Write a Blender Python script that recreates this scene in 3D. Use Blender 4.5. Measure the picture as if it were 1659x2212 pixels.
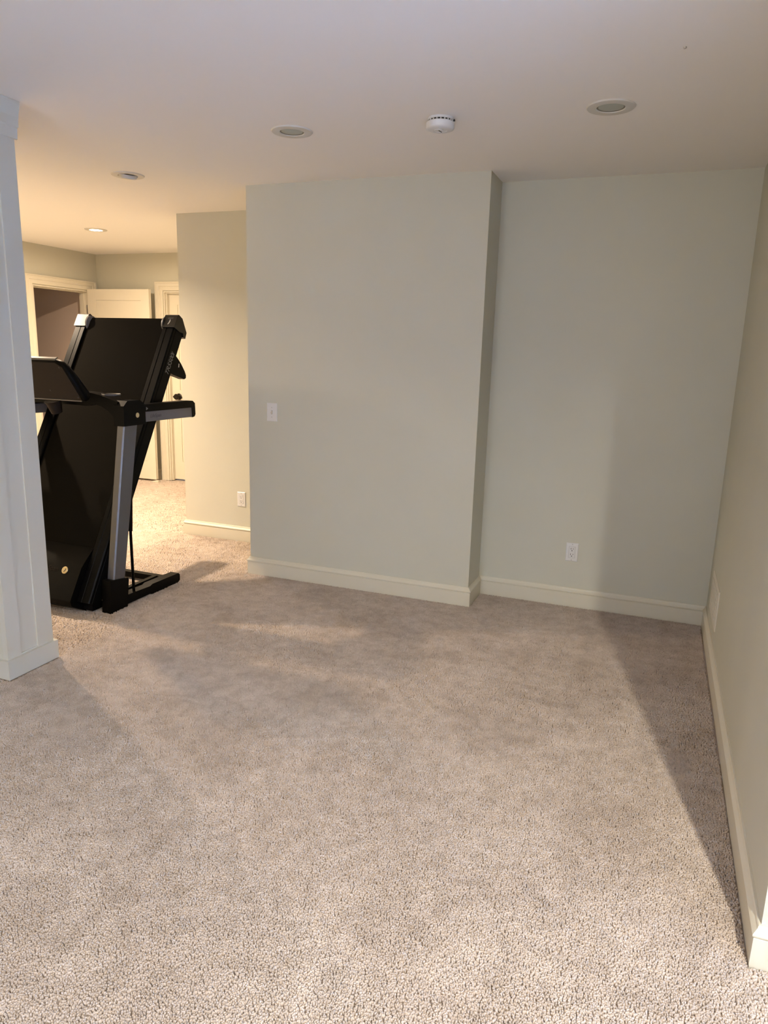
import bpy, bmesh, math, random
import numpy as np
from mathutils import Vector, Matrix
random.seed(7)
for _o in list(bpy.data.objects):
    bpy.data.objects.remove(_o, do_unlink=True)
SC = bpy.context.scene
COL = SC.collection

# ------------------------------------------------------------------ camera
cam_d = bpy.data.cameras.new('camera')
cam = bpy.data.objects.new('camera', cam_d)
COL.objects.link(cam)
cam.location = (0.0, 0.0, 1.4845)
cam.rotation_mode = 'XYZ'
cam.rotation_euler = (1.3503, -0.0280, 0.3662)
cam_d.sensor_fit = 'HORIZONTAL'
cam_d.sensor_width = 36.0
cam_d.lens = 36.0 * 1543.34 / 1659.0
cam_d.clip_start = 0.05
SC.camera = cam

# ------------------------------------------------------------------ world, exposure
world = bpy.data.worlds.new('world')
SC.world = world
world.use_nodes = True
bg = world.node_tree.nodes['Background']
bg.inputs[0].default_value = (0.70, 0.82, 1.0, 1)
bg.inputs[1].default_value = 0.6
SC.view_settings.view_transform = 'Standard'
SC.view_settings.look = 'None'
SC.view_settings.exposure = 0.18
SC.view_settings.gamma = 1.0
SC.view_settings.use_curve_mapping = False

H = 2.44                                   # ceiling height

# ------------------------------------------------------------------ lights
WARM = (1.0, 0.775, 0.55)
SOFT = (1.0, 0.94, 0.81)
DAY = (0.22, 0.55, 1.36)
def area(name, loc, rot, shape, size, size_y, power, color, spread=180):
    d = bpy.data.lights.new(name, 'AREA')
    d.shape = shape; d.size = size
    if shape in ('RECTANGLE', 'ELLIPSE'): d.size_y = size_y
    d.energy = power; d.color = color; d.spread = math.radians(spread)
    o = bpy.data.objects.new(name, d); COL.objects.link(o)
    o.location = loc; o.rotation_euler = rot
    return o
# daylight entering by the window of the east wall (behind the camera, right)
area('daylight_and_fill', (3.93, -0.20, 1.30), (0, math.radians(-36), math.pi), 'RECTANGLE', 1.7, 1.7, 1180, DAY, 62)
# added fill light at an invented south window, brightening the walls
area('daylight_and_fill', (-1.45, -3.12, 1.30), (math.radians(90), 0, 0), 'RECTANGLE', 1.3, 1.2, 52, (1.0, 0.97, 0.90))
# lit recessed cans; the last entry is added fill, evening the floor light
CANS_AND_FILL = [((-4.675, 5.195), 44, WARM), ((-4.70, 3.56), 128, WARM), ((0.80, 0.00), 84, SOFT), ((1.24, -1.85), 76, SOFT)]
for (cx, cy), pw, colr in CANS_AND_FILL:
    area('can_and_fill_light', (cx, cy, H - 0.012), (0, 0, 0), 'DISK', 0.075, 0.075, pw, colr, {-4.675: 176, -4.70: 151, 0.80: 156, 1.24: 165}[cx])

# ------------------------------------------------------------------ materials
def mat(name, color, rough=0.6, metal=0.0, spec=0.5, noise=0.0, nscale=40.0, bump=0.0, bscale=300.0, bdist=0.001, emit=None, estr=0.0):
    m = bpy.data.materials.new(name); m.use_nodes = True
    nt = m.node_tree; b = nt.nodes['Principled BSDF']
    b.inputs['Base Color'].default_value = (*color, 1)
    b.inputs['Roughness'].default_value = rough
    b.inputs['Metallic'].default_value = metal
    b.inputs['Specular IOR Level'].default_value = spec
    if emit:
        b.inputs['Emission Color'].default_value = (*emit, 1)
        b.inputs['Emission Strength'].default_value = estr
    tc = nt.nodes.new('ShaderNodeTexCoord')
    if noise:
        n = nt.nodes.new('ShaderNodeTexNoise'); n.inputs['Scale'].default_value = nscale
        n.inputs['Detail'].default_value = 4
        nt.links.new(tc.outputs['Object'], n.inputs['Vector'])
        r = nt.nodes.new('ShaderNodeValToRGB')
        r.color_ramp.elements[0].position = 0.3; r.color_ramp.elements[1].position = 0.7
        r.color_ramp.elements[0].color = (*[c * (1 - noise) for c in color], 1)
        r.color_ramp.elements[1].color = (*[min(1, c * (1 + noise)) for c in color], 1)
        nt.links.new(n.outputs['Fac'], r.inputs['Fac'])
        nt.links.new(r.outputs['Color'], b.inputs['Base Color'])
    if bump:
        n2 = nt.nodes.new('ShaderNodeTexNoise'); n2.inputs['Scale'].default_value = bscale
        n2.inputs['Detail'].default_value = 3
        nt.links.new(tc.outputs['Object'], n2.inputs['Vector'])
        bp = nt.nodes.new('ShaderNodeBump'); bp.inputs['Strength'].default_value = bump
        bp.inputs['Distance'].default_value = bdist
        nt.links.new(n2.outputs['Fac'], bp.inputs['Height'])
        nt.links.new(bp.outputs['Normal'], b.inputs['Normal'])
    return m
M = {}
M['wall'] = mat('wall_paint', (0.550, 0.539, 0.455), 0.55, spec=0.3, noise=0.015, nscale=3, bump=0.12, bscale=260, bdist=0.0006)
M['ceil'] = mat('ceiling_paint', (0.88, 0.86, 0.83), 0.8, spec=0.2, bump=0.1, bscale=220, bdist=0.0006)
M['closet'] = mat('closet_paint', (0.70, 0.59, 0.52), 0.6, spec=0.25)
M['trim'] = mat('trim_paint', (0.69, 0.645, 0.535), 0.35, spec=0.45, noise=0.012, nscale=6)
M['base'] = mat('baseboard_paint', (0.635, 0.595, 0.485), 0.35, spec=0.4, noise=0.012, nscale=6)
M['column'] = mat('column_paint', (0.56, 0.545, 0.475), 0.4, spec=0.4, noise=0.012, nscale=5)
M['plate'] = mat('white_plastic', (0.67, 0.665, 0.66), 0.35)
M['vent'] = mat('painted_cover', (0.64, 0.61, 0.54), 0.45)
M['dark'] = mat('dark_slot', (0.015, 0.013, 0.012), 0.6)
M['screw'] = mat('plate_screw', (0.42, 0.41, 0.40), 0.4, metal=0.3)
M['blackp'] = mat('black_plastic', (0.0022, 0.0021, 0.0021), 0.42, spec=0.07, bump=0.15, bscale=900, bdist=0.0003)
M['rail'] = mat('satin_black_rail', (0.003, 0.003, 0.003), 0.33, spec=0.05)
M['belt'] = mat('running_belt_rubber', (0.0075, 0.0065, 0.0050), 0.95, spec=0.02, bump=0.25, bscale=1200, bdist=0.0003)
M['plateback'] = mat('console_back_plastic', (0.020, 0.015, 0.012), 0.6, spec=0.1)
M['cap'] = mat('glossy_black_cap', (0.003, 0.003, 0.003), 0.28, spec=0.38)
M['silver'] = mat('silver_paint', (0.14, 0.14, 0.142), 0.34, metal=0.6, noise=0.03, nscale=3)
M['grey'] = mat('grey_plastic', (0.13, 0.125, 0.12), 0.45)
M['gold'] = mat('pale_gold_badge', (0.62, 0.50, 0.27), 0.35, metal=0.5)
M['ink'] = mat('light_lettering', (0.17, 0.165, 0.16), 0.5)
M['dimink'] = mat('faint_lettering', (0.055, 0.054, 0.054), 0.5)
M['canwhite'] = mat('can_trim_white', (0.62, 0.60, 0.55), 0.45)
M['canin'] = mat('can_reflector', (0.20, 0.19, 0.16), 0.4)
M['bulb'] = mat('frosted_bulb_off', (0.40, 0.42, 0.36), 0.35)
M['bulbon'] = mat('lit_bulb', (1, 0.9, 0.7), 0.4, emit=(1.0, 0.86, 0.62), estr=14)
M['bronze'] = mat('oil_rubbed_bronze', (0.018, 0.014, 0.011), 0.35, metal=0.7)
M['rubber'] = mat('rubber_foot', (0.010, 0.010, 0.010), 0.8)
M['steel'] = mat('brushed_steel', (0.55, 0.54, 0.52), 0.3, metal=0.9)
M['glass'] = mat('window_glass', (0.9, 0.95, 1.0), 0.05)
M['glass'].node_tree.nodes['Principled BSDF'].inputs['Transmission Weight'].default_value = 1.0

def carpet_mat(name, pile):
    m = bpy.data.materials.new(name); m.use_nodes = True
    nt = m.node_tree; L = nt.links; N = nt.nodes
    b = N['Principled BSDF']
    b.inputs['Roughness'].default_value = 0.95
    b.inputs['Specular IOR Level'].default_value = 0.06
    geo = N.new('ShaderNodeNewGeometry')
    def noise(scale, detail, rough=0.5, dist=0.0):
        n = N.new('ShaderNodeTexNoise'); n.inputs['Scale'].default_value = scale
        n.inputs['Detail'].default_value = detail; n.inputs['Roughness'].default_value = rough
        n.inputs['Distortion'].default_value = dist
        L.new(geo.outputs['Position'], n.inputs['Vector']); return n
    def ramp(sock, p0, p1, c0, c1):
        r = N.new('ShaderNodeValToRGB'); e = r.color_ramp.elements
        e[0].position = p0; e[1].position = p1; e[0].color = (*c0, 1); e[1].color = (*c1, 1)
        L.new(sock, r.inputs['Fac']); return r
    def mul(a, bsock):
        x = N.new('ShaderNodeMix'); x.data_type = 'RGBA'; x.blend_type = 'MULTIPLY'
        x.inputs['Factor'].default_value = 1.0
        L.new(a, x.inputs[6]); L.new(bsock, x.inputs[7]); return x.outputs[2]
    big = noise(2.6, 4, 0.6, 0.7)           # wear: patches of pile trodden lighter and darker
    mid = noise(16.0, 4, 0.62, 0.5)
    base = ramp(big.outputs['Fac'], 0.34, 0.66, PILE_LO, PILE_HI)
    c = mul(base.outputs['Color'], ramp(mid.outputs['Fac'], 0.32, 0.62, (0.84, 0.83, 0.815), (1.05, 1.05, 1.05)).outputs['Color'])
    if pile:
        oi = N.new('ShaderNodeObjectInfo')
        c = mul(c, ramp(oi.outputs['Random'], 0.0, 1.0, (0.92, 0.915, 0.91), (1.06, 1.065, 1.07)).outputs['Color'])
    L.new(c, b.inputs['Base Color'])
    return m
PILE_LO, PILE_HI = (0.470, 0.388, 0.324), (0.575, 0.486, 0.415)
M['pile'] = carpet_mat('beige_carpet_pile', True)
M['carpet'] = carpet_mat('beige_carpet_backing', False)

# ------------------------------------------------------------------ mesh helpers
def ob_from_bm(name, bm, m, parent=None, bevel=0.0, seg=2, smooth=False, angle=40, origin=None):
    if bevel:
        es = [e for e in bm.edges if len(e.link_faces) == 2 and e.calc_face_angle(0) > math.radians(25)]
        bmesh.ops.bevel(bm, geom=es, offset=bevel, segments=seg, profile=0.5, affect='EDGES', clamp_overlap=True)
    bmesh.ops.recalc_face_normals(bm, faces=bm.faces)
    if origin is not None:
        bmesh.ops.translate(bm, verts=bm.verts, vec=-Vector(origin))
    me = bpy.data.meshes.new(name); bm.to_mesh(me); bm.free()
    me.materials.append(m)
    if smooth:
        for p in me.polygons: p.use_smooth = True
        me.set_sharp_from_angle(angle=math.radians(angle))
    o = bpy.data.objects.new(name, me); COL.objects.link(o)
    if origin is not None: o.location = origin
    if parent is not None:
        o.parent = parent
        if origin is None and parent.get('_loc') is not None:
            pass
    return o
def box(bm, lo, hi):
    x0, y0, z0 = lo; x1, y1, z1 = hi
    v = [bm.verts.new(q) for q in ((x0,y0,z0),(x1,y0,z0),(x1,y1,z0),(x0,y1,z0),(x0,y0,z1),(x1,y0,z1),(x1,y1,z1),(x0,y1,z1))]
    for f in ((0,3,2,1),(4,5,6,7),(0,1,5,4),(1,2,6,5),(2,3,7,6),(3,0,4,7)):
        bm.faces.new([v[i] for i in f])
def prism(bm, poly, fn, a, b):
    """poly: list of (u,v); fn(u,v,w) -> point; extruded from w=a to w=b"""
    A = [bm.verts.new(fn(u, v, a)) for u, v in poly]
    B = [bm.verts.new(fn(u, v, b)) for u, v in poly]
    n = len(poly)
    bm.faces.new(A); bm.faces.new(B[::-1])
    for i in range(n):
        j = (i + 1) % n
        bm.faces.new([A[i], B[i], B[j], A[j]])
def lathe(bm, prof, mtx=Matrix(), n=32, close=False):
    """prof: list of (r,z) turned about local z"""
    rings = []
    for r, z in prof:
        if r < 1e-6: rings.append([bm.verts.new(mtx @ Vector((0, 0, z)))])
        else: rings.append([bm.verts.new(mtx @ Vector((r*math.cos(2*math.pi*i/n), r*math.sin(2*math.pi*i/n), z))) for i in range(n)])
    pairs = list(zip(rings, rings[1:]))
    if close: pairs.append((rings[-1], rings[0]))
    for a, b in pairs:
        for i in range(n):
            j = (i + 1) % n
            if len(a) == 1 and len(b) == 1: continue
            if len(a) == 1: bm.faces.new([a[0], b[i], b[j]])
            elif len(b) == 1: bm.faces.new([a[i], b[0], a[j]])
            else: bm.faces.new([a[i], b[i], b[j], a[j]])
def tube(bm, pts, r, n=10, caps=True):
    pts = [Vector(q) for q in pts]; rings = []
    up = Vector((0.13, 0.31, 0.94))
    for i, q in enumerate(pts):
        d = (pts[min(i+1, len(pts)-1)] - pts[max(i-1, 0)]).normalized()
        s = d.cross(up).normalized(); t = d.cross(s).normalized()
        rr = r[i] if isinstance(r, (list, tuple)) else r
        rings.append([bm.verts.new(q + rr*(math.cos(2*math.pi*k/n)*s + math.sin(2*math.pi*k/n)*t)) for k in range(n)])
    for a, b in zip(rings, rings[1:]):
        for k in range(n):
            bm.faces.new([a[k], b[k], b[(k+1) % n], a[(k+1) % n]])
    if caps: bm.faces.new(rings[0][::-1]); bm.faces.new(rings[-1])
def boxes(name, lst, m, parent=None, bevel=0.0, **k):
    bm = bmesh.new()
    for lo, hi in lst: box(bm, lo, hi)
    return ob_from_bm(name, bm, m, parent, bevel, **k)
def structure(o):
    o['kind'] = 'structure'; return o
def tag(o, label, cat, group=None):
    o['label'] = label; o['category'] = cat
    if group: o['group'] = group
    return o
def empty(name, loc):
    o = bpy.data.objects.new(name, None); COL.objects.link(o); o.location = loc
    o.empty_display_size = 0.1
    return o
def adopt(root, *objs):
    """parent objects built in world coordinates to a root that already stands in place"""
    inv = root_world(root).inverted()
    for o in objs:
        o.parent = root
        me = o.data
        if me is not None and o.location.length < 1e-9:
            me.transform(inv)
def root_world(o):
    m = Matrix.Translation(o.location)
    if o.parent: m = root_world(o.parent) @ m
    return m
def text_mesh(name, s, size, m, mtx, depth=0.0006, shear=0.0, parent=None, align='CENTER', spacing=1.0):
    cu = bpy.data.curves.new(name, 'FONT'); cu.body = s; cu.size = size; cu.extrude = depth
    cu.align_x = align; cu.align_y = 'CENTER'; cu.shear = shear; cu.space_character = spacing
    t = bpy.data.objects.new(name + '_tmp', cu); COL.objects.link(t)
    dg = bpy.context.evaluated_depsgraph_get(); dg.update()
    me = bpy.data.meshes.new_from_object(t.evaluated_get(dg))
    bpy.data.objects.remove(t, do_unlink=True); bpy.data.curves.remove(cu)
    me.transform(mtx); me.materials.clear(); me.materials.append(m)
    o = bpy.data.objects.new(name, me); COL.objects.link(o)
    return o
def frame(origin, ex, ey, ez):
    ex, ey, ez = Vector(ex).normalized(), Vector(ey).normalized(), Vector(ez).normalized()
    return Matrix.Translation(Vector(origin)) @ Matrix(((ex.x, ey.x, ez.x, 0), (ex.y, ey.y, ez.y, 0), (ex.z, ey.z, ez.z, 0), (0, 0, 0, 1)))

# ------------------------------------------------------------------ room shell
yA, yB, yC, yF = 4.0206, 4.2973, 4.7081, 6.592
xA0, xA1, xR, xC0, xL = -2.4642, -0.9579, 0.3737, -3.4819, -5.9596
yP0, yP1, xP = 2.190, 2.447, -2.599
yRn = 1.768
XE, YS, XW = 4.0, -3.2, -6.3               # rest of the big room, behind the camera
TW = 0.12

FLOOR = structure(boxes('floor', [((-8.2, YS - 0.2, -0.12), (XE + 0.2, 8.0, -0.008))], M['carpet']))
# ceiling slab with round holes for the recessed cans
CAN_POS = {'near_right': (-0.295, 3.163), 'near_left': (-1.668, 3.118), 'far_front': (-3.004, 3.62),
           'far_back': (-4.675, 5.195), 'far_hidden': (-4.70, 3.56), 'behind': (0.80, 0.00)}
structure(boxes('ceiling', [((-8.2, YS - 0.2, H), (XE + 0.2, 8.0, H + 0.15))], M['ceil']))

structure(boxes('wall_center', [((xA0, yA, 0), (xA1, yF + TW, H))], M['wall']))
structure(boxes('wall_alcove', [((xA1, yB, 0), (xR, yB + TW, H))], M['wall']))
structure(boxes('wall_middle', [((xC0, yC, 0), (xA0, yF + TW, H))], M['wall']))
structure(boxes('wall_right', [((xR, yRn, 0), (XE, yB + TW, H))], M['wall']))
# north wall of the far room with the opening of the closed door
DX0, DX1, DZ = -5.070, -4.270, 2.050
structure(boxes('wall_north', [((xL - TW, yF, 0), (DX0, yF + TW, H)), ((DX1, yF, 0), (xC0, yF + TW, H)), ((DX0, yF, DZ), (DX1, yF + TW, H))], M['wall']))
# west wall of the far room with the closet doorway
KY0, KY1, KZ = 5.690, 6.452, 2.045
structure(boxes('wall_west', [((xL - TW, yP1, 0), (xL, KY0, H)), ((xL - TW, KY1, 0), (xL, yF, H)), ((xL - TW, KY0, KZ), (xL, KY1, H))], M['wall']))
structure(boxes('wall_closet', [((xL - 2.0, 4.6, 0), (xL - 1.9, yF + TW, H)), ((xL - 1.9, 4.6, 0), (xL - TW, 4.7, H)), ((xL - 1.9, yF, 0), (xL - TW, yF + TW, H))], M['closet']))
structure(boxes('wall_left', [((XW, yP0, 0), (xP - 0.028, yP1, H))], M['wall']))
SX0, SX1, SZ0, SZ1 = -2.15, -0.75, 0.65, 1.95
structure(boxes('wall_south', [((XW - TW, YS - TW, 0), (SX0, YS, H)), ((SX1, YS - TW, 0), (XE, YS, H)), ((SX0, YS - TW, 0), (SX1, YS, SZ0)), ((SX0, YS - TW, SZ1), (SX1, YS, H))], M['ceil']))
fill_win = structure(boxes('fill_window', [((SX0, YS - 0.08, SZ0), (SX0 + 0.05, YS, SZ1)), ((SX1 - 0.05, YS - 0.08, SZ0), (SX1, YS, SZ1)), ((SX0 + 0.05, YS - 0.08, SZ0), (SX1 - 0.05, YS, SZ0 + 0.05)), ((SX0 + 0.05, YS - 0.08, SZ1 - 0.05), (SX1 - 0.05, YS, SZ1))], M['trim']))  # invented window, framing the added south fill light
boxes('pane', [((SX0 + 0.05, YS - 0.044, SZ0 + 0.05), (SX1 - 0.05, YS - 0.036, SZ1 - 0.05))], M['glass'], fill_win)
structure(boxes('wall_back_left', [((XW - TW, YS, 0), (XW, yP1, H))], M['ceil']))
WY0, WY1, WZ0, WZ1 = -1.20, 0.80, 0.15, 2.15
structure(boxes('wall_east', [((XE, YS - TW, 0), (XE + TW, WY0, H)), ((XE, WY1, 0), (XE + TW, yRn, H)), ((XE, WY0, 0), (XE + TW, WY1, WZ0)), ((XE, WY0, WZ1), (XE + TW, WY1, H))], M['ceil']))
win = structure(boxes('window_1', [((XE, WY0, WZ0), (XE + 0.08, WY0 + 0.05, WZ1)), ((XE, WY1 - 0.05, WZ0), (XE + 0.08, WY1, WZ1)), ((XE, WY0 + 0.05, WZ0), (XE + 0.08, WY1 - 0.05, WZ0 + 0.05)), ((XE, WY0 + 0.05, WZ1 - 0.05), (XE + 0.08, WY1 - 0.05, WZ1)), ((XE + 0.02, -0.225, WZ0 + 0.05), (XE + 0.06, -0.175, WZ1 - 0.05))], M['trim']))
for a, b in ((WY0 + 0.05, -0.225), (-0.175, WY1 - 0.05)):
    boxes('pane', [((XE + 0.036, a, WZ0 + 0.05), (XE + 0.044, b, WZ1 - 0.05))], M['glass'], win)

# ------------------------------------------------------------------ baseboards (moulded, mitred)
BB = [(0, -0.008), (0.015, -0.008), (0.0165, 0.006), (0.0155, 0.082), (0.0125, 0.0845), (0.0130, 0.0865), (0.0185, 0.0885), (0.0195, 0.0930), (0.0165, 0.0985), (0.0110, 0.1040), (0.0085, 0.1085), (0.0085, 0.1110), (0.0060, 0.1150), (0, 0.1150)]
def sweep(name, path, i0, i1, m, prof=BB):
    """path: floor polyline with the room on its right-hand side; emits segments i0..i1 with mitred ends"""
    P = [Vector(q) for q in path]
    def nrm(a, b):
        d = (b - a).normalized(); return Vector((d.y, -d.x))
    def off(i, t):
        if i == 0: return P[0] + nrm(P[0], P[1]) * t
        if i == len(P) - 1: return P[i] + nrm(P[i-1], P[i]) * t
        n1, n2 = nrm(P[i-1], P[i]), nrm(P[i], P[i+1])
        k = (n1 + n2); k = k / (1 + n1.dot(n2))
        return P[i] + k * t
    bm = bmesh.new(); rings = []
    for i in range(i0, i1 + 1):
        rings.append([bm.verts.new((*off(i, t), z)) for t, z in prof])
    n = len(prof)
    for a, b in zip(rings, rings[1:]):
        for k in range(n):
            bm.faces.new([a[k], a[(k+1) % n], b[(k+1) % n], b[k]])
    bm.faces.new(rings[0]); bm.faces.new(rings[-1][::-1])
    return structure(ob_from_bm(name, bm, m, smooth=True, angle=30))
PATH = [(xC0, yF), (xC0, yC), (xA0, yC), (xA0, yA), (xA1, yA), (xA1, yB), (xR, yB), (xR, yRn), (XE, yRn)]
sweep('baseboard_middle', PATH, 0, 2, M['base'])
sweep('baseboard_center', PATH, 2, 5, M['base'])
sweep('baseboard_alcove', PATH, 5, 6, M['base'])
sweep('baseboard_right', PATH, 6, 8, M['base'])
sweep('baseboard_north', [(xL, yF), (-5.19, yF)], 0, 1, M['trim'])
sweep('baseboard_left', [(XW, yP0), (xP - 0.25, yP0)], 0, 1, M['base'])
sweep('baseboard_west', [(xL, yP1), (xL, KY0 - 0.09)], 0, 1, M['trim'])

# ------------------------------------------------------------------ panelled column end of the left wall
colm = structure(boxes('trim_1', [((xP - 0.028, yP0, 0.0), (xP - 0.012, yP1, H))], M['column']))
SB = 0.090                                  # top of plinth
boxes('stile', [((xP - 0.012, 2.357, SB), (xP, yP1, H - 0.12))], M['column'], colm, bevel=0.0035)
boxes('stile', [((xP - 0.012, yP0, SB), (xP, 2.262, H - 0.12))], M['column'], colm, bevel=0.0035)
boxes('panel', [((xP - 0.012, 2.262, SB), (xP - 0.0075, 2.357, H - 0.12))], M['column'], colm)
boxes('rail', [((xP - 0.012, 2.262, SB), (xP - 0.002, 2.357, SB + 0.006))], M['column'], colm)
boxes('plinth', [((xP - 0.25, yP0 - 0.014, 0.0), (xP + 0.014, yP1 + 0.014, SB))], M['column'], colm, bevel=0.002)
bm = bmesh.new()
prism(bm, [(0, H - 0.143), (0.006, H - 0.14), (0.008, H - 0.10), (0.016, H - 0.095), (0.018, H - 0.06), (0.030, H - 0.012), (0.032, H - 0.001), (0, H - 0.001)],
      lambda u, v, w: (xP + u - 0.012 + 0.012*1, w, v), yP0 - 0.02, yP1 + 0.012)
ob_from_bm('cap_molding', bm, M['column'], colm)

# ------------------------------------------------------------------ door casings
def casing(name, fn, a, b, z, w=0.096, parent=None):
    """moulded casing round an opening from a to b and up to z; fn(s, out, z) maps to the room"""
    bm = bmesh.new()
    prof = [(0.006, 0), (0.006, 0.012), (0.012, 0.016), (0.040, 0.016), (0.048, 0.013), (0.052, 0.019), (w - 0.014, 0.020), (w - 0.012, 0.026), (w, 0.026), (w, 0)]
    ring = lambda q: [bm.verts.new(fn(*p)) for p in q]
    R = [ring([(a - d, o, 0) for d, o in prof]), ring([(a - d, o, z + d) for d, o in prof]),
         ring([(b + d, o, z + d) for d, o in prof]), ring([(b + d, o, 0) for d, o in prof])]
    n = len(prof)
    for p, q in zip(R, R[1:]):
        for k in range(n):
            bm.faces.new([p[k], p[(k+1) % n], q[(k+1) % n], q[k]])
    bm.faces.new(R[0]); bm.faces.new(R[-1][::-1])
    return ob_from_bm(name, bm, M['trim'], parent)
def jamb(name, fn, a, b, z, depth, parent, stop):
    bm = bmesh.new()
    t = 0.012
    for s0, s1, z0, z1 in ((a, a + t, 0, z), (b - t, b, 0, z), (a + t, b - t, z - t, z)):
        poly = [(s0, z0), (s1, z0), (s1, z1), (s0, z1)]
        prism(bm, poly, lambda u, v, w: fn(u, w, v), 0.004, -depth)
    for s0, s1, z0, z1 in ((a + t, a + 2*t, 0, z - t), (b - 2*t, b - t, 0, z - t), (a + 2*t, b - 2*t, z - 2*t, z - t)):
        poly = [(s0, z0), (s1, z0), (s1, z1), (s0, z1)]
        prism(bm, poly, lambda u, v, w: fn(u, w, v), -stop, -stop - 0.035)
    return ob_from_bm(name, bm, M['trim'], parent)
north = lambda s, o, z: (s, yF - o, z)
west = lambda s, o, z: (xL + o, s, z)
t2 = structure(casing('trim_2', north, DX0, DX1, DZ))
jamb('jamb', north, DX0, DX1, DZ, 0.118, t2, 0.018)
t3 = structure(casing('trim_3', west, KY0, KY1, KZ))
jamb('jamb', west, KY0, KY1, KZ, 0.118, t3, 0.05)

def door_leaf(name, fn, a, b, z0, z1, thick, stile=0.105, top=0.115):
    """shaker leaf: stiles, rails, one tall recessed panel; fn(s, depth, z); depth 0 = front face"""
    def blk(nm, s0, s1, q0, q1, d0, d1, parent, bev=0.0015):
        bm = bmesh.new()
        prism(bm, [(s0, q0), (s1, q0), (s1, q1), (s0, q1)], lambda u, v, w: fn(u, w, v), d0, d1)
        return ob_from_bm(nm, bm, M['trim'], parent, bevel=bev)
    root = structure(blk(name, a + 0.002, b - 0.002, z0 + 0.002, z1 - 0.002, 0.009, thick - 0.009, None, 0))
    zm = 0.95
    for d0, d1 in ((0, 0.009), (thick - 0.009, thick)):
        blk('stile', a, a + stile, z0, z1, d0, d1, root); blk('stile', b - stile, b, z0, z1, d0, d1, root)
        for q0, q1 in ((z1 - top, z1), (z0, z0 + 0.20), (zm - 0.06, zm + 0.06)):
            blk('rail', a + stile, b - stile, q0, q1, d0, d1, root)
    for q0, q1 in ((z0 + 0.20, zm - 0.06), (zm + 0.06, z1 - top)):
        blk('panel', a + stile + 0.002, b - stile - 0.002, q0 + 0.002, q1 - 0.002, 0.005, 0.010, root, 0)
    return root
# door 1: closet door standing open at a right angle against the north wall
d1 = door_leaf('door_1', lambda s, d, z: (s, 6.418 + 0.028*(s + 5.945)/0.8 + d, z), -5.945, -5.150, 0.022, 2.060, 0.035)
for z in (0.25, 1.1, 1.85):
    boxes('hinge', [((-5.957, 6.412, z - 0.045), (-5.945, 6.424, z + 0.045))], M['steel'], d1, bevel=0.002)
# door 2: shut door in the north wall
d2 = door_leaf('door_2', lambda s, d, z: (s, yF + 0.056 + d, z), DX0 + 0.014, DX1 - 0.014, 0.012, DZ - 0.014, 0.035, stile=0.115, top=0.12)
kx, ky, kz = -4.958, yF + 0.056, 0.938
mk = frame((kx, ky, kz), (1, 0, 0), (0, 0, 1), (0, -1, 0))
bm = bmesh.new()
lathe(bm, [(0, 0), (0.036, 0), (0.036, 0.004), (0.030, 0.009), (0.012, 0.012), (0.011, 0.032), (0.016, 0.036), (0.030, 0.044), (0.033, 0.054), (0.026, 0.066), (0, 0.068)], mk, 24)
kn = ob_from_bm('door_knob', bm, M['bronze'], d2, smooth=True)
bm = bmesh.new()
tube(bm, [(kx + 0.02, ky - 0.045, kz + 0.004), (kx + 0.05, ky - 0.047, kz + 0.008), (kx + 0.07, ky - 0.047, kz + 0.002), (kx + 0.078, ky - 0.047, kz - 0.016)], [0.006, 0.005, 0.005, 0.007], 10)
ob_from_bm('lever', bm, M['bronze'], kn, smooth=True)
bm = bmesh.new()
lathe(bm, [(0, 0), (0.009, 0), (0.013, 0.004), (0.009, 0.018), (0, 0.020)], frame((kx - 0.036, ky - 0.030, kz - 0.002), (0, 1, 0), (0, 0, 1), (-1, 0, 0)), 14)
ob_from_bm('thumb_turn', bm, M['bronze'], kn, smooth=True)

# small cream door wedge on the carpet under the open door
bm = bmesh.new()
prism(bm, [(0, 0), (0.10, 0), (0.10, 0.020), (0.055, 0.020), (0.0, 0.004)], lambda u, v, w: (-5.19 + u, 6.400 + w, v), 0, 0.035)
o = ob_from_bm('door_wedge', bm, M['trim'], bevel=0.0015, origin=(-5.14, 6.417, 0))
tag(o, 'small cream door wedge on the carpet under the open closet door', 'wedge')

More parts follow.
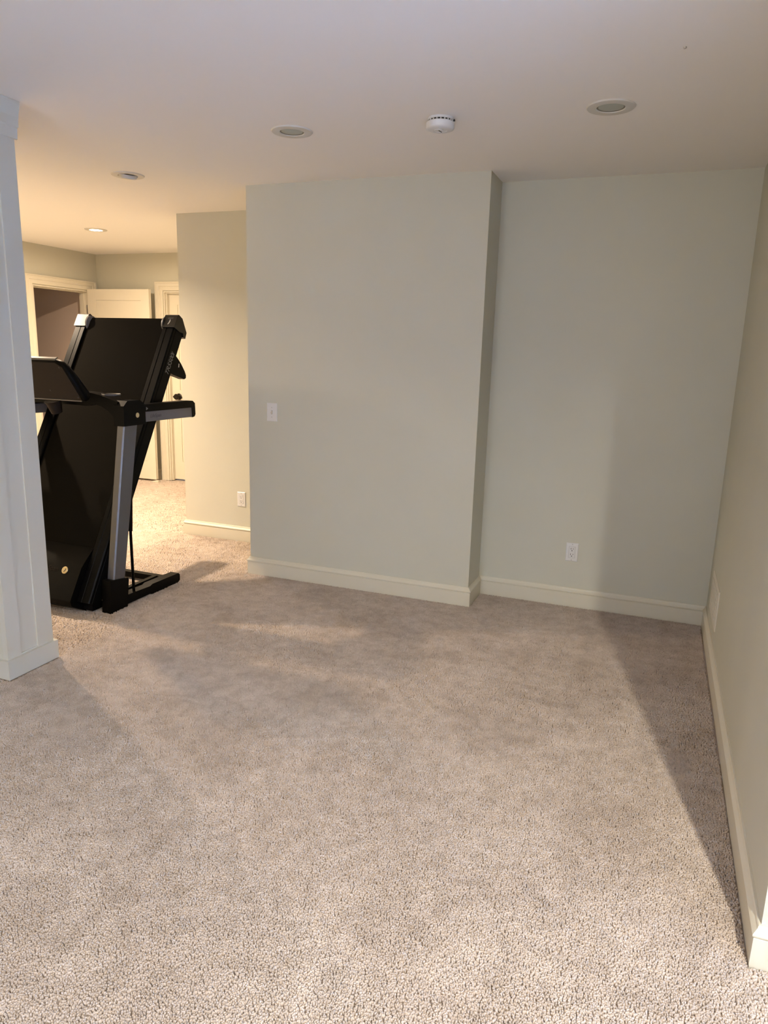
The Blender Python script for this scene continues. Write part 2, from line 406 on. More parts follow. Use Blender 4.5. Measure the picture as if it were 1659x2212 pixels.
# ------------------------------------------------------------------ carpet pile: real tufts, one object (uncountable)
def carpet_pile():
    rng = np.random.default_rng(11)
    # rectangles of carpet: x0, x1, y0, y1, spacing
    areas = [(xP + 0.02, xR - 0.022, 0.15, 2.75, 0.0050), (xP + 0.02, xR - 0.022, 2.75, yA - 0.022, 0.0064), (xA1 + 0.022, xR - 0.022, yA - 0.022, yB - 0.020, 0.0068),
             (xR - 0.022, 1.3, 0.15, yRn - 0.022, 0.0055), (-3.6, xP + 0.02, 0.15, yP0 - 0.018, 0.0062),
             (-4.3, xP + 0.02, yP1 + 0.018, yC - 0.022, 0.0090), (xP + 0.02, xA0 - 0.022, yA - 0.022, yC - 0.022, 0.0080), (xL + 0.02, xC0 - 0.022, 4.2, yF - 0.02, 0.0125),
             (xL + 0.02, -4.3, yP1 + 0.02, 4.2, 0.0140), (xL - 1.2, xL + 0.02, KY0 + 0.02, KY1 - 0.02, 0.0140)]
    P, S = [], []
    for k, (x0, x1, y0, y1, d) in enumerate(areas):
        gx, gy = np.meshgrid(np.arange(x0, x1, d), np.arange(y0, y1, d))
        q = np.stack([gx.ravel(), gy.ravel()], 1) + rng.uniform(-0.42, 0.42, (gx.size, 2)) * d
        if k == 0:                           # keep clear of the column plinth
            q = q[~((q[:, 0] < xP + 0.02) & (q[:, 1] > yP0 - 0.02) & (q[:, 1] < yP1 + 0.02))]
        P.append(q); S.append(np.full(len(q), d / 0.008))
    P = np.concatenate(P); S = np.concatenate(S)
    n = len(P)
    x, y = P[:, 0], P[:, 1]
    fx = 0.5*np.sin(2.1*x + 1.3*y + 0.4) + 0.4*np.sin(5.3*x - 3.1*y + 1.1) + 0.3*np.sin(9.7*x + 7.9*y) + 0.55*np.sin(41*x + 23*y + 2*np.sin(17*y - 9*x))*np.sin(29*y - 31*x + 1.7)
    fy = 0.5*np.sin(1.7*x - 2.3*y + 2.0) + 0.4*np.sin(4.1*x + 5.7*y + 0.3) + 0.3*np.sin(11.3*x - 8.3*y) + 0.55*np.sin(37*y - 19*x + 2*np.sin(21*x + 7*y))*np.sin(33*x + 26*y)
    rot = np.stack([0.30*fx + rng.normal(0, 0.22, n), 0.30*fy + rng.normal(0, 0.22, n), rng.uniform(0, 6.283, n)], 1)
    # stay out of the machine's feet
    me = bpy.data.meshes.new('carpet_pile')
    me.vertices.add(n)
    co = np.concatenate([P, np.full((n, 1), -0.008)], 1).astype(np.float32)
    me.vertices.foreach_set('co', co.ravel())
    for nm, ty, arr in (('tilt', 'FLOAT_VECTOR', rot.astype(np.float32).ravel()), ('size', 'FLOAT', (S * rng.uniform(0.8, 1.2, n)).astype(np.float32))):
        at = me.attributes.new(nm, ty, 'POINT')
        at.data.foreach_set('vector' if ty == 'FLOAT_VECTOR' else 'value', arr)
    me.materials.append(M['pile'])
    o = bpy.data.objects.new('carpet_pile', me); COL.objects.link(o); o['kind'] = 'stuff'
    g = bpy.data.node_groups.new('pile', 'GeometryNodeTree')
    g.interface.new_socket('Geometry', in_out='INPUT', socket_type='NodeSocketGeometry')
    g.interface.new_socket('Geometry', in_out='OUTPUT', socket_type='NodeSocketGeometry')
    N, L = g.nodes, g.links
    gi, go = N.new('NodeGroupInput'), N.new('NodeGroupOutput')
    cone = N.new('GeometryNodeMeshCone'); cone.fill_type = 'TRIANGLE_FAN'
    cone.inputs['Vertices'].default_value = 5; cone.inputs['Side Segments'].default_value = 2
    cone.inputs['Radius Top'].default_value = 0.0036; cone.inputs['Radius Bottom'].default_value = 0.0058
    cone.inputs['Depth'].default_value = 0.0105
    sm = N.new('GeometryNodeSetMaterial'); sm.inputs['Material'].default_value = M['pile']
    sh = N.new('GeometryNodeSetShadeSmooth')
    L.new(cone.outputs['Mesh'], sh.inputs[0]); L.new(sh.outputs[0], sm.inputs['Geometry'])
    ip = N.new('GeometryNodeInstanceOnPoints')
    at = N.new('GeometryNodeInputNamedAttribute'); at.data_type = 'FLOAT_VECTOR'; at.inputs['Name'].default_value = 'tilt'
    az = N.new('GeometryNodeInputNamedAttribute'); az.data_type = 'FLOAT'; az.inputs['Name'].default_value = 'size'
    L.new(gi.outputs[0], ip.inputs['Points']); L.new(sm.outputs[0], ip.inputs['Instance'])
    er = N.new('FunctionNodeEulerToRotation')
    L.new(at.outputs['Attribute'], er.inputs[0]); L.new(er.outputs[0], ip.inputs['Rotation'])
    cx = N.new('ShaderNodeCombineXYZ'); cx.inputs[2].default_value = 0.86
    L.new(az.outputs['Attribute'], cx.inputs[0]); L.new(az.outputs['Attribute'], cx.inputs[1])
    L.new(cx.outputs[0], ip.inputs['Scale'])
    L.new(ip.outputs[0], go.inputs[0])
    md = o.modifiers.new('pile', 'NODES'); md.node_group = g
    return o
pile = carpet_pile(); pile.parent = FLOOR

# ------------------------------------------------------------------ ceiling cans
def can(pos, lit, label, group, gimbal=False):
    x, y = pos
    root = empty('recessed_light', (x, y, H)); tag(root, label, 'light', group)
    bm = bmesh.new()
    lathe(bm, [(0.052, -0.001), (0.056, -0.006), (0.075, -0.007), (0.090, -0.005), (0.094, 0.0), (0.052, 0.0)], Matrix(), 48, close=True)
    ob_from_bm('trim_ring', bm, M['canwhite'], root, smooth=True)
    if lit:
        bm = bmesh.new(); lathe(bm, [(0, -0.008), (0.030, -0.0075), (0.047, -0.005), (0.051, -0.0012)], Matrix(), 32)
        ob_from_bm('bulb', bm, M['bulbon'], root, smooth=True)
    elif gimbal:
        # eyeball trim tilted, a bright bulb edge showing
        T = Matrix.Rotation(math.radians(16), 4, (0.6, 0.8, 0))
        bm = bmesh.new(); lathe(bm, [(0.050, 0.004), (0.050, -0.014), (0.046, -0.018), (0.040, -0.013), (0.034, -0.006)], T, 32)
        r = ob_from_bm('gimbal_ring', bm, M['canwhite'], root, smooth=True)
        bm = bmesh.new(); lathe(bm, [(0.036, -0.004), (0.030, -0.010), (0.018, -0.014), (0, -0.016)], T, 24)
        ob_from_bm('bulb', bm, M['plate'], root, smooth=True)
    else:
        bm = bmesh.new(); lathe(bm, [(0.0535, -0.0030), (0.048, -0.0012), (0.044, -0.0008)], Matrix(), 48)
        ob_from_bm('reflector', bm, M['canin'], root, smooth=True)
        bm = bmesh.new(); lathe(bm, [(0.0500, -0.0008), (0.040, -0.0030), (0.022, -0.0050), (0, -0.0055)], Matrix(), 36)
        ob_from_bm('bulb', bm, M['bulb'], root, smooth=True)
    return root
GC = 'recessed can lights in the ceiling'
can(CAN_POS['near_right'], False, 'unlit white recessed can light in the ceiling in front of the alcove', GC)
can(CAN_POS['near_left'], False, 'unlit white recessed can light between the smoke detector and the tilted one', GC)
can(CAN_POS['far_front'], False, 'unlit recessed light with a tilted bulb showing, above the treadmill', GC, gimbal=True)
can(CAN_POS['far_back'], True, 'glowing warm recessed can light in the far room ceiling', GC)
can(CAN_POS['far_hidden'], True, 'lit recessed can light hidden behind the white panelled column', GC)

# ------------------------------------------------------------------ smoke detector
sd = empty('smoke_detector', (-0.972, 3.119, H)); tag(sd, 'white round smoke detector on the ceiling between two unlit can lights', 'smoke detector')
bm = bmesh.new(); lathe(bm, [(0, 0), (0.052, 0), (0.054, -0.004), (0.054, -0.010), (0, -0.010)], Matrix(), 40)
ob_from_bm('base_plate', bm, M['plate'], sd, smooth=True)
bm = bmesh.new(); lathe(bm, [(0, -0.010), (0.049, -0.010), (0.049, -0.017), (0, -0.017)], Matrix(), 40)
ob_from_bm('vent_gap', bm, M['dark'], sd, smooth=True)
for k in range(20):
    a = 2*math.pi*k/20
    bm = bmesh.new(); box(bm, (0.047, -0.002, -0.018), (0.0535, 0.002, -0.009))
    bmesh.ops.rotate(bm, verts=bm.verts, cent=(0, 0, 0), matrix=Matrix.Rotation(a, 3, 'Z'))
    ob_from_bm('vent_rib', bm, M['plate'], sd)
bm = bmesh.new(); lathe(bm, [(0, -0.017), (0.056, -0.017), (0.059, -0.020), (0.059, -0.038), (0.056, -0.043), (0.048, -0.046), (0.028, -0.048), (0.027, -0.0465), (0, -0.0465)], Matrix(), 48)
ob_from_bm('cover', bm, M['plate'], sd, smooth=True)
bm = bmesh.new(); lathe(bm, [(0.020, -0.0460), (0.019, -0.0490), (0.012, -0.0500), (0, -0.0500)], Matrix.Translation((-0.006, -0.004, 0)), 28)
ob_from_bm('test_button', bm, M['plate'], sd, smooth=True)
bm = bmesh.new(); box(bm, (-0.0017, -0.014, -0.0512), (0.0017, 0.014, -0.0490))
bmesh.ops.rotate(bm, verts=bm.verts, cent=(0, 0, 0), matrix=Matrix.Rotation(math.radians(-8), 3, 'Z'))
ob_from_bm('slot', bm, M['dark'], sd)
bm = bmesh.new(); box(bm, (0.047, 0.008, -0.012), (0.058, 0.018, -0.006))
ob_from_bm('latch_notch', bm, M['dark'], sd)

# tiny hook left in the ceiling
bm = bmesh.new(); lathe(bm, [(0, 0), (0.005, 0), (0.004, -0.004), (0.002, -0.006), (0, -0.006)], Matrix(), 12)
o = ob_from_bm('ceiling_screw', bm, M['screw'], smooth=True); o.location = (-0.040, 2.657, H)
tag(o, 'tiny grey screw head alone in the ceiling near the top right', 'screw')

# ------------------------------------------------------------------ wall plates
def wall_plate(name, mtx, w, h, m=None):
    """bevelled cover plate; local x right, y up, z out of the wall"""
    bm = bmesh.new()
    q = [(w/2, h/2, 0.0), (w/2, h/2, 0.003), (w/2 - 0.004, h/2 - 0.004, 0.006)]
    R = []
    for a, b, z in q:
        R.append([bm.verts.new(mtx @ Vector(c)) for c in ((-a, -b, z), (a, -b, z), (a, b, z), (-a, b, z))])
    for r0, r1 in zip(R, R[1:]):
        for k in range(4): bm.faces.new([r0[k], r0[(k+1) % 4], r1[(k+1) % 4], r1[k]])
    bm.faces.new(R[-1]); bm.faces.new(R[0][::-1])
    return ob_from_bm(name, bm, m or M['plate'])
def lbox(name, mtx, lo, hi, m, bevel=0.0):
    bm = bmesh.new(); box(bm, lo, hi); bmesh.ops.transform(bm, matrix=mtx, verts=bm.verts)
    return ob_from_bm(name, bm, m, bevel=bevel)
def disc(name, mtx, c, r, z0, z1, m, n=16):
    bm = bmesh.new(); lathe(bm, [(0, z0), (r, z0), (r, z1), (0, z1)], mtx @ Matrix.Translation((c[0], c[1], 0)), n)
    return ob_from_bm(name, bm, m)
def outlet(origin, ex, out, label, h=0.114):
    mt = frame(origin, ex, (0, 0, 1), out)
    root = empty('power_outlet', origin); tag(root, label, 'outlet', 'duplex outlets on the walls')
    pl = wall_plate('cover_plate', mt, 0.072, h)
    fc = lbox('receptacle', mt, (-0.0175, -0.034, 0.0055), (0.0175, 0.034, 0.0075), M['plate'], 0.0012)
    gap = lbox('reveal', mt, (-0.0190, -0.0355, 0.0050), (0.0190, 0.0355, 0.0062), M['screw'])
    parts = [pl, fc, gap]
    for cy in (0.017, -0.017):
        parts.append(lbox('slot', mt, (-0.0080, cy - 0.001, 0.0070), (-0.0055, cy + 0.009, 0.0078), M['dark']))
        parts.append(lbox('slot', mt, (0.0055, cy + 0.001, 0.0070), (0.0080, cy + 0.008, 0.0078), M['dark']))
        parts.append(disc('ground_hole', mt, (0, cy - 0.007), 0.0030, 0.0070, 0.0079, M['dark']))
    for cy in (0.048, -0.048):
        parts.append(disc('plate_screw', mt, (0, cy), 0.0032, 0.0055, 0.0066, M['screw'], 12))
    adopt(root, *parts)
    return root
outlet((-0.398, yB, 0.338), (1, 0, 0), (0, -1, 0), 'white duplex outlet low on the alcove wall, right of the corner')
outlet((-2.960, yC, 0.333), (1, 0, 0), (0, -1, 0), 'duplex outlet above the baseboard on the warm-lit wall behind the treadmill')
# dimmer switch on the centre wall
so = (-2.292, yA, 1.090)
mt = frame(so, (1, 0, 0), (0, 0, 1), (0, -1, 0))
sw = empty('light_switch', so); tag(sw, 'white toggle light switch plate at the left of the centre wall', 'light switch')
parts = [wall_plate('cover_plate', mt, 0.074, 0.116),
         lbox('toggle_frame', mt, (-0.006, -0.0125, 0.0055), (0.006, 0.0125, 0.0070), M['screw']),
         disc('plate_screw', mt, (0, 0.030), 0.0030, 0.0055, 0.0066, M['screw'], 12),
         disc('plate_screw', mt, (0, -0.030), 0.0030, 0.0055, 0.0066, M['screw'], 12)]
bm = bmesh.new(); prism(bm, [(-0.010, 0.0065), (0.004, 0.0065), (0.011, 0.017), (0.004, 0.0185)], lambda u, v, w: mt @ Vector((w, u, v)), -0.0045, 0.0045)
parts.append(ob_from_bm('toggle', bm, M['plate'], bevel=0.0008))
adopt(sw, *parts)

# white access cover low on the right wall, near the alcove corner
ac = (xR, 3.885, 0.285)
root = empty('wall_vent', ac); tag(root, 'white rectangular cover plate low on the right wall near the alcove corner', 'vent cover')
mt = frame(ac, (0, -1, 0), (0, 0, 1), (-1, 0, 0))
parts = [wall_plate('face_plate', mt, 0.40, 0.205, M['vent']), lbox('inner_panel', mt, (-0.165, -0.075, 0.0055), (0.165, 0.075, 0.0085), M['vent'], 0.0015)]
for k in range(6):
    z = -0.055 + k*0.022
    parts.append(lbox('louver', mt, (-0.15, z - 0.004, 0.0080), (0.15, z + 0.004, 0.0105), M['vent'], 0.001))
adopt(root, *parts)

# ------------------------------------------------------------------ treadmill (folded up)
TR = (-3.2275, 3.20, 0.0)
tm = empty('treadmill', TR)
tag(tm, 'black and silver folding treadmill standing folded upright on the carpet beside the white column', 'treadmill')
TA = math.radians(29.0); SA, CA = math.sin(TA), math.cos(TA)
def D(x, s, t):                             # deck frame: s along the leaning deck, t out of its belt side
    return (x, 2.895 + s*SA - t*CA, s*CA + t*SA)
XO, XI = -2.840, -2.925                     # right rail outer and inner faces
LO, LI = -3.615, -3.530
def dprism(name, poly, x0, x1, m, bevel=0.0, **k):
    bm = bmesh.new(); prism(bm, poly, lambda s, t, x: D(x, s, t), x0, x1)
    return ob_from_bm(name, bm, m, bevel=bevel, **k)
# running belt and deck board
belt = dprism('running_belt', [(0.38, -0.012), (1.870, -0.012), (1.897, -0.020), (1.905, -0.040), (1.897, -0.060), (1.870, -0.068), (0.38, -0.068)], LI - 0.004 + 0.012, XI - 0.008, M['belt'], smooth=True, angle=20)
under = dprism('deck_frame', [(0.30, -0.070), (1.80, -0.070), (1.80, -0.095), (0.30, -0.095)], LI, XI, M['blackp'], bevel=0.004)
adopt(tm, belt, under)
# side rails
for side, (xo, xi) in (('right', (XO, XI)), ('left', (LO, LI))):
    sgn = 1 if xo > xi else -1
    bm = bmesh.new()
    prof = [(xi, -0.10), (xi, -0.004), (xi + sgn*0.004, 0.0), (xi + sgn*0.030, 0.0), (xi + sgn*0.032, -0.002), (xi + sgn*0.036, -0.002), (xi + sgn*0.038, 0.0),
            (xo - sgn*0.006, 0.0), (xo, -0.006), (xo, -0.020), (xo - sgn*0.003, -0.022), (xo - sgn*0.003, -0.026), (xo, -0.028), (xo, -0.094), (xo - sgn*0.006, -0.10)]
    A = [bm.verts.new(D(x, 0.085, t)) for x, t in prof]; B = [bm.verts.new(D(x, 1.838, t)) for x, t in prof]
    bm.faces.new(A); bm.faces.new(B[::-1])
    for i in range(len(prof)):
        j = (i + 1) % len(prof); bm.faces.new([A[i], B[i], B[j], A[j]])
    rail = ob_from_bm('side_rail', bm, M['rail'])
    adopt(tm, rail)
    # end cap: chamfered towards the back of the deck
    cap = dprism('end_cap', [(1.822, 0.006), (1.905, 0.006), (1.915, -0.004), (1.912, -0.045), (1.855, -0.118), (1.815, -0.122), (1.813, -0.100), (1.835, -0.088), (1.825, -0.055)] , xi - sgn*0.002, xo + sgn*0.006, M['cap'], bevel=0.004)
    adopt(rail, cap) if False else None
    cap.parent = rail; cap.data.transform(Matrix.Translation(-Vector(TR)))
    bm = bmesh.new()                         # roller guard disc beside the cap
    lathe(bm, [(0, 0), (0.052, 0), (0.050, 0.010), (0.040, 0.013), (0, 0.013)], frame(D(xi, 1.862, -0.035), (0, 0, 1), (0, -1, 0), (-sgn, 0, 0)), 28)
    g = ob_from_bm('roller_guard', bm, M['grey'], smooth=True); g.parent = rail; g.data.transform(Matrix.Translation(-Vector(TR)))
    if side == 'right':
        # model lettering on the outer side, reading upwards
        ex, ez = Vector((0, SA, CA)), Vector((1, 0, 0)); ey = ez.cross(ex)
        t = text_mesh('lettering', 'TR5500i', 0.046, M['ink'], frame(Vector(D(xo + 0.0005, 1.605, -0.060)), ex, ey, ez), 0.0004, 0.28, spacing=0.95)
        t.parent = rail; t.data.transform(Matrix.Translation(-Vector(TR)))
        # emblem on the face of the cap: small word over an arrow
        fx, fz = Vector((1, 0, 0)), Vector((0, -CA, SA)); fy = fz.cross(fx)
        t = text_mesh('cap_lettering', 'ADJUST', 0.0115, M['ink'], frame(Vector(D((xo + xi)/2 + 0.004, 1.884, 0.0066)), fx, fy, fz), 0.0003, 0.2)
        t.parent = rail; t.data.transform(Matrix.Translation(-Vector(TR)))
        bm = bmesh.new()
        prism(bm, [(0.004, 0.020), (0.0075, 0.004), (0.0045, -0.002), (0.003, -0.008), (-0.005, -0.018), (-0.0065, -0.014), (-0.0005, -0.002), (0.001, 0.010)],
              lambda u, v, w: D((xo + xi)/2 + u, 1.858 + v, w), 0.0058, 0.0070)
        t = ob_from_bm('cap_emblem', bm, M['plate']); t.parent = rail; t.data.transform(Matrix.Translation(-Vector(TR)))
    # folding foot behind the deck
    hk = dprism('rear_foot', [(1.682, -0.096), (1.674, -0.130), (1.662, -0.167), (1.638, -0.218), (1.622, -0.240), (1.606, -0.246), (1.592, -0.236), (1.583, -0.198), (1.564, -0.124), (1.560, -0.096)], xo - sgn*0.050, xo - sgn*0.004, M['blackp'], bevel=0.006, smooth=True)
    adopt(tm, hk)
    st = dprism('reflector_strip', [(1.652, -0.141), (1.654, -0.147), (1.632, -0.154), (1.630, -0.148)], xo - sgn*0.0060, xo - sgn*0.003, M['plate'])
    st.parent = hk; st.data.transform(Matrix.Translation(-Vector(TR)))
# motor hood between the rails
hood = dprism('motor_hood', [(0.050, -0.115), (0.050, 0.020), (0.075, 0.045), (0.265, 0.040), (0.300, 0.030), (0.395, -0.006), (0.415, -0.030), (0.415, -0.115)], LI + 0.003, XI - 0.003, M['blackp'], bevel=0.008, smooth=True)
adopt(tm, hood)
hx, hs, ht = -3.035, 0.262, 0.0415
fx, fz = Vector((1, 0, 0)), Vector((0, -CA, SA)); fy = fz.cross(fx)
bm = bmesh.new(); lathe(bm, [(0.021, -0.004), (0.021, 0.001), (0.019, 0.003), (0.013, 0.0035), (0.012, 0.002), (0, 0.002)], frame(D(hx, hs - 0.02, ht), fx, fy, fz), 28)
bd = ob_from_bm('badge', bm, M['gold'], smooth=True); bd.parent = hood; bd.data.transform(Matrix.Translation(-Vector(TR)))
bm = bmesh.new(); prism(bm, [(0.005, 0.010), (0.008, 0.002), (-0.001, -0.010), (-0.005, -0.010), (0.001, 0.000)], lambda u, v, w: D(hx + u, hs - 0.02 + v, w), ht + 0.002, ht + 0.0042)
bd2 = ob_from_bm('badge_emblem', bm, M['silver']); bd2.parent = hood; bd2.data.transform(Matrix.Translation(-Vector(TR)))
t = text_mesh('hood_lettering', 'LifeSpan', 0.040, M['plateback'], frame(Vector(D(hx - 0.115, hs - 0.020, ht + 0.0006)), fx, fy, fz), 0.0003, 0.25)
t.parent = hood; t.data.transform(Matrix.Translation(-Vector(TR)))
# bottom plate under the motor
bp_ = boxes('base_pan', [((LO + 0.02, 2.985, 0.012), (XO - 0.02, 3.20, 0.050))], M['blackp'], bevel=0.004); adopt(tm, bp_)

for sgn, xc in ((1, -2.7925), (-1, -3.6625)):
    xo, xi = xc + sgn*0.0225, xc - sgn*0.0225
    up_poly = [(3.046, 0.15), (3.150, 0.15), (3.328, 1.06), (3.212, 1.06)]
    bm = bmesh.new()                         # upright: silver extrusion with a chamfered front edge
    c = 0.007
    lo, hi = [], []
    for z in (0.15, 1.06):
        k = (z - 0.15)/0.91
        y0, y1 = 3.058 + k*(3.214 - 3.058), 3.152 + k*(3.326 - 3.152)
        ring = [(xi, y0), (xo - sgn*c, y0), (xo, y0 + c), (xo, y1 - 0.004), (xo - sgn*0.004, y1), (xi, y1)]
        (lo if z < 1 else hi).extend([bm.verts.new((x, y, z)) for x, y in ring])
    bm.faces.new(lo); bm.faces.new(hi[::-1])
    for i in range(6):
        j = (i + 1) % 6; bm.faces.new([lo[i], hi[i], hi[j], lo[j]])
    upr = ob_from_bm('upright', bm, M['silver'], bevel=0.002); adopt(tm, upr)
    boot = None
    bm = bmesh.new(); prism(bm, [(3.014, -0.006), (3.155, -0.006), (3.176, 0.155), (3.172, 0.170), (3.034, 0.190), (3.028, 0.186)], lambda y, z, x: (x, y, z), xi - sgn*0.006, xo + sgn*0.008)
    boot = ob_from_bm('upright_boot', bm, M['blackp'], bevel=0.008, seg=3, smooth=True); boot.parent = upr; boot.data.transform(Matrix.Translation(-Vector(TR)))
    # foot bar on the floor running back, stepped, with an end cap
    bm = bmesh.new(); prism(bm, [(3.13, 0.008), (3.375, 0.008), (3.39, -0.006), (3.63, -0.006), (3.66, 0.012), (3.66, 0.048), (3.648, 0.060), (3.39, 0.064), (3.37, 0.056), (3.13, 0.066)], lambda y, z, x: (x, y, z), xo - sgn*0.062, xo - sgn*0.002)
    fb = ob_from_bm('foot_bar', bm, M['blackp'], bevel=0.004, smooth=True); adopt(tm, fb)
    ib = boxes('inner_foot_bar', [((min(xo - sgn*0.135, xo - sgn*0.105), 3.16, 0.022), (max(xo - sgn*0.135, xo - sgn*0.105), 3.575, 0.052))], M['blackp'], bevel=0.003); adopt(tm, ib)
    # gas strut
    bm = bmesh.new(); tube(bm, [(xc - sgn*0.012, 3.262, 0.06), (xc - sgn*0.018, 3.266, 0.44)], 0.0085, 12)
    stv = ob_from_bm('gas_strut', bm, M['blackp'], smooth=True); adopt(tm, stv)
    bm = bmesh.new(); tube(bm, [(xc - sgn*0.018, 3.266, 0.42), (xc - sgn*0.026, 3.292, 0.66)], 0.0125, 12)
    sc_ = ob_from_bm('strut_sleeve', bm, M['blackp'], smooth=True); sc_.parent = stv; sc_.data.transform(Matrix.Translation(-Vector(TR)))
    # arm box at the head of the upright
    bm = bmesh.new(); prism(bm, [(3.205, 1.038), (3.388, 1.038), (3.388, 1.150), (3.345, 1.178), (3.240, 1.178), (3.208, 1.150)], lambda y, z, x: (x, y, z), xi - sgn*0.020, xo + sgn*0.006)
    ab = ob_from_bm('arm_box', bm, M['blackp'], bevel=0.008, seg=3, smooth=True); adopt(tm, ab)
    bm = bmesh.new(); lathe(bm, [(0, 0), (0.014, 0), (0.014, 0.0015), (0.012, 0.0025), (0, 0.0025)], frame((xo + sgn*0.006, 3.318, 1.094), (0, sgn, 0), (0, 0, 1), (sgn, 0, 0)), 24)
    bb = ob_from_bm('badge', bm, M['gold'], smooth=True); bb.parent = ab; bb.data.transform(Matrix.Translation(-Vector(TR)))
    # handle arm: black grip above a silver bar
    bm = bmesh.new(); prism(bm, [(3.36, 1.108), (3.36, 1.150), (3.78, 1.152), (3.845, 1.148), (3.868, 1.132), (3.872, 1.062), (3.862, 1.048), (3.840, 1.044), (3.836, 1.100), (3.828, 1.106)], lambda y, z, x: (x, y, z), xi, xo + sgn*0.004)
    ha = ob_from_bm('handle_arm', bm, M['blackp'], bevel=0.006, seg=3, smooth=True); adopt(tm, ha)
    bm = bmesh.new(); prism(bm, [(3.375, 1.050), (3.375, 1.107), (3.826, 1.107), (3.838, 1.098), (3.840, 1.046)], lambda y, z, x: (x, y, z), xi + sgn*0.004, xo)
    hb = ob_from_bm('handle_bar', bm, M['grey'], bevel=0.003); hb.parent = ha; hb.data.transform(Matrix.Translation(-Vector(TR)))
    bm = bmesh.new(); lathe(bm, [(0, 0), (0.011, 0), (0.011, 0.002), (0, 0.002)], frame((xo + sgn*0.004, 3.402, 1.126), (0, sgn, 0), (0, 0, 1), (sgn, 0, 0)), 3)
    kp = ob_from_bm('key_clip', bm, M['grey']); kp.parent = ha; kp.data.transform(Matrix.Translation(-Vector(TR)))
    if sgn > 0:
        t = text_mesh('lettering', 'LifeSpan', 0.030, M['dimink'], frame((xo + 0.0006, 3.485, 1.080), (0, 1, 0), (0, 0, 1), (1, 0, 0)), 0.0003, 0.2)
        t.parent = ha; t.data.transform(Matrix.Translation(-Vector(TR)))
# rear crossbar of the base
cb = boxes('base_crossbar', [((-3.62, 3.560, 0.014), (-2.835, 3.600, 0.050))], M['blackp'], bevel=0.003); adopt(tm, cb)
# arched cross beam between the uprights
bm = bmesh.new()
XM = -3.2275
topz = [(0.415, 1.170), (0.36, 1.186), (0.30, 1.202), (0.24, 1.212), (0.17, 1.216), (0.0, 1.216)]
botz = [(0.415, 1.040), (0.385, 1.085), (0.345, 1.120), (0.30, 1.142), (0.25, 1.150), (0.20, 1.138), (0.14, 1.140), (0.0, 1.142)]
poly = [(XM + a, z) for a, z in topz] + [(XM - a, z) for a, z in topz[-2::-1]] + [(XM - a, z) for a, z in botz] + [(XM + a, z) for a, z in botz[-2::-1]]
prism(bm, poly, lambda x, z, y: (x, y, z), 3.215, 3.300)
xb = ob_from_bm('cross_beam', bm, M['blackp'], bevel=0.006, smooth=True); adopt(tm, xb)
for sgn in (1, -1):                          # cup tray lips on the beam
    bm = bmesh.new()
    lathe(bm, [(0.050, 0.0), (0.055, 0.004), (0.052, 0.010), (0.046, 0.006)], Matrix.Translation((XM + sgn*0.30, 3.30, 1.198)), 28, close=True)
    cl = ob_from_bm('cup_holder_ring', bm, M['grey'], smooth=True); cl.parent = xb; cl.data.transform(Matrix.Translation(-Vector(TR)))
# console: tilted slab seen from behind, its rim rolling back towards the user
CT = math.radians(27)
cs0 = Vector((-3.190, 3.100, 1.180))             # bottom centre of its back plate
cu, cn = Vector((0, -math.sin(CT), math.cos(CT))), Vector((0, -math.cos(CT), -math.sin(CT)))
cq = lambda x, v, w: cs0 + Vector((x, 0, 0)) + cu*v + cn*w
def ring(hb, ht, v0, v1, w, r):
    p = [(hb, v0), (hb + 0.006, v0 + 0.02), (ht + (hb - ht)*0.22, v1 - r*1.3), (ht - r*0.25, v1 - r*0.35), (ht - r, v1)]
    return [cq(x, v, w) for x, v in p] + [cq(-x, v, w) for x, v in p[::-1]]
bm = bmesh.new()
RR = [[bm.verts.new(q) for q in ring(*a)] for a in ((0.241, 0.200, -0.006, 0.229, -0.002, 0.035), (0.253, 0.211, -0.012, 0.235, -0.010, 0.040), (0.257, 0.214, -0.012, 0.228, -0.030, 0.044), (0.245, 0.200, -0.006, 0.196, -0.060, 0.048))]
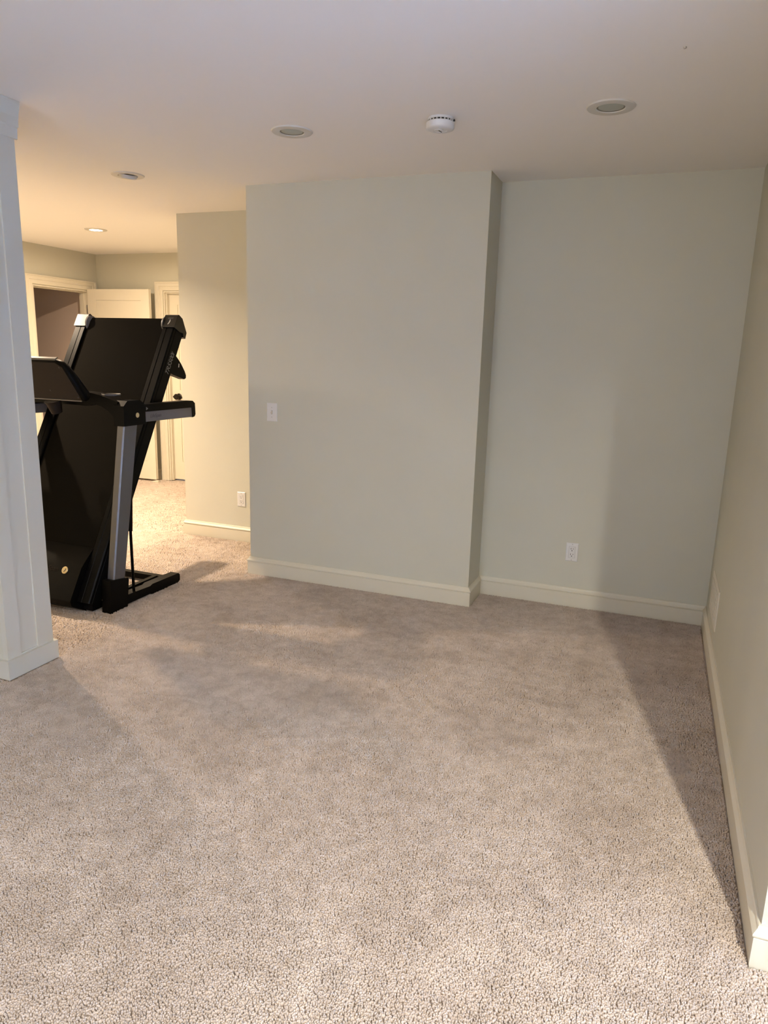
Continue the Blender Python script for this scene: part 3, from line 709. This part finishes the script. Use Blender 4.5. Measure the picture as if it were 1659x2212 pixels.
for p, q in zip(RR, RR[1:]):
    for k in range(len(p)):
        bm.faces.new([p[k], p[(k+1) % len(p)], q[(k+1) % len(p)], q[k]])
bm.faces.new(RR[0][::-1]); bm.faces.new(RR[-1])
con = ob_from_bm('console', bm, M['blackp'], smooth=True, angle=50); adopt(tm, con)
bm = bmesh.new()
prism(bm, [(-0.238, 0.0), (0.238, 0.0), (0.203, 0.196), (0.168, 0.223), (-0.168, 0.223), (-0.203, 0.196)], cq, -0.008, 0.001)
cbk = ob_from_bm('back_plate', bm, M['plateback'], bevel=0.001); cbk.parent = con; cbk.data.transform(Matrix.Translation(-Vector(TR)))
for x, v in ((0.222, 0.016), (-0.222, 0.016), (0.182, 0.196), (-0.182, 0.196), (0.0, 0.205), (0.045, 0.052)):
    bm = bmesh.new(); lathe(bm, [(0, 0), (0.0055, 0), (0.0045, 0.0015), (0, 0.0015)], frame(cq(x, v, 0.001), (1, 0, 0), cu, cn), 14)
    s_ = ob_from_bm('screw', bm, M['dark']); s_.parent = con; s_.data.transform(Matrix.Translation(-Vector(TR)))
bm = bmesh.new()
prism(bm, [(0.236, -0.002), (0.243, -0.010), (0.243, -0.026), (0.238, -0.030)], lambda v, w, x: cq(x, v, w), -0.172, 0.172)
s_ = ob_from_bm('silver_top_strip', bm, M['silver'], bevel=0.001); s_.parent = con; s_.data.transform(Matrix.Translation(-Vector(TR)))
bm = bmesh.new()
prism(bm, [(-0.236, -0.008), (0.236, -0.008), (0.236, -0.002), (-0.236, -0.002)], cq, -0.02, 0.004)
s_ = ob_from_bm('bottom_lip', bm, M['grey'], bevel=0.001); s_.parent = con; s_.data.transform(Matrix.Translation(-Vector(TR)))
bm = bmesh.new()
lathe(bm, [(0, 0), (0.030, 0), (0.042, 0.06), (0.050, 0.075), (0, 0.075)], frame((-3.200, 3.165, 1.095), (1, 0, 0), (0, 0.95, 0.3), (0, -0.3, 0.95)), 20)
nk = ob_from_bm('console_neck', bm, M['plateback'], smooth=True); adopt(tm, nk)
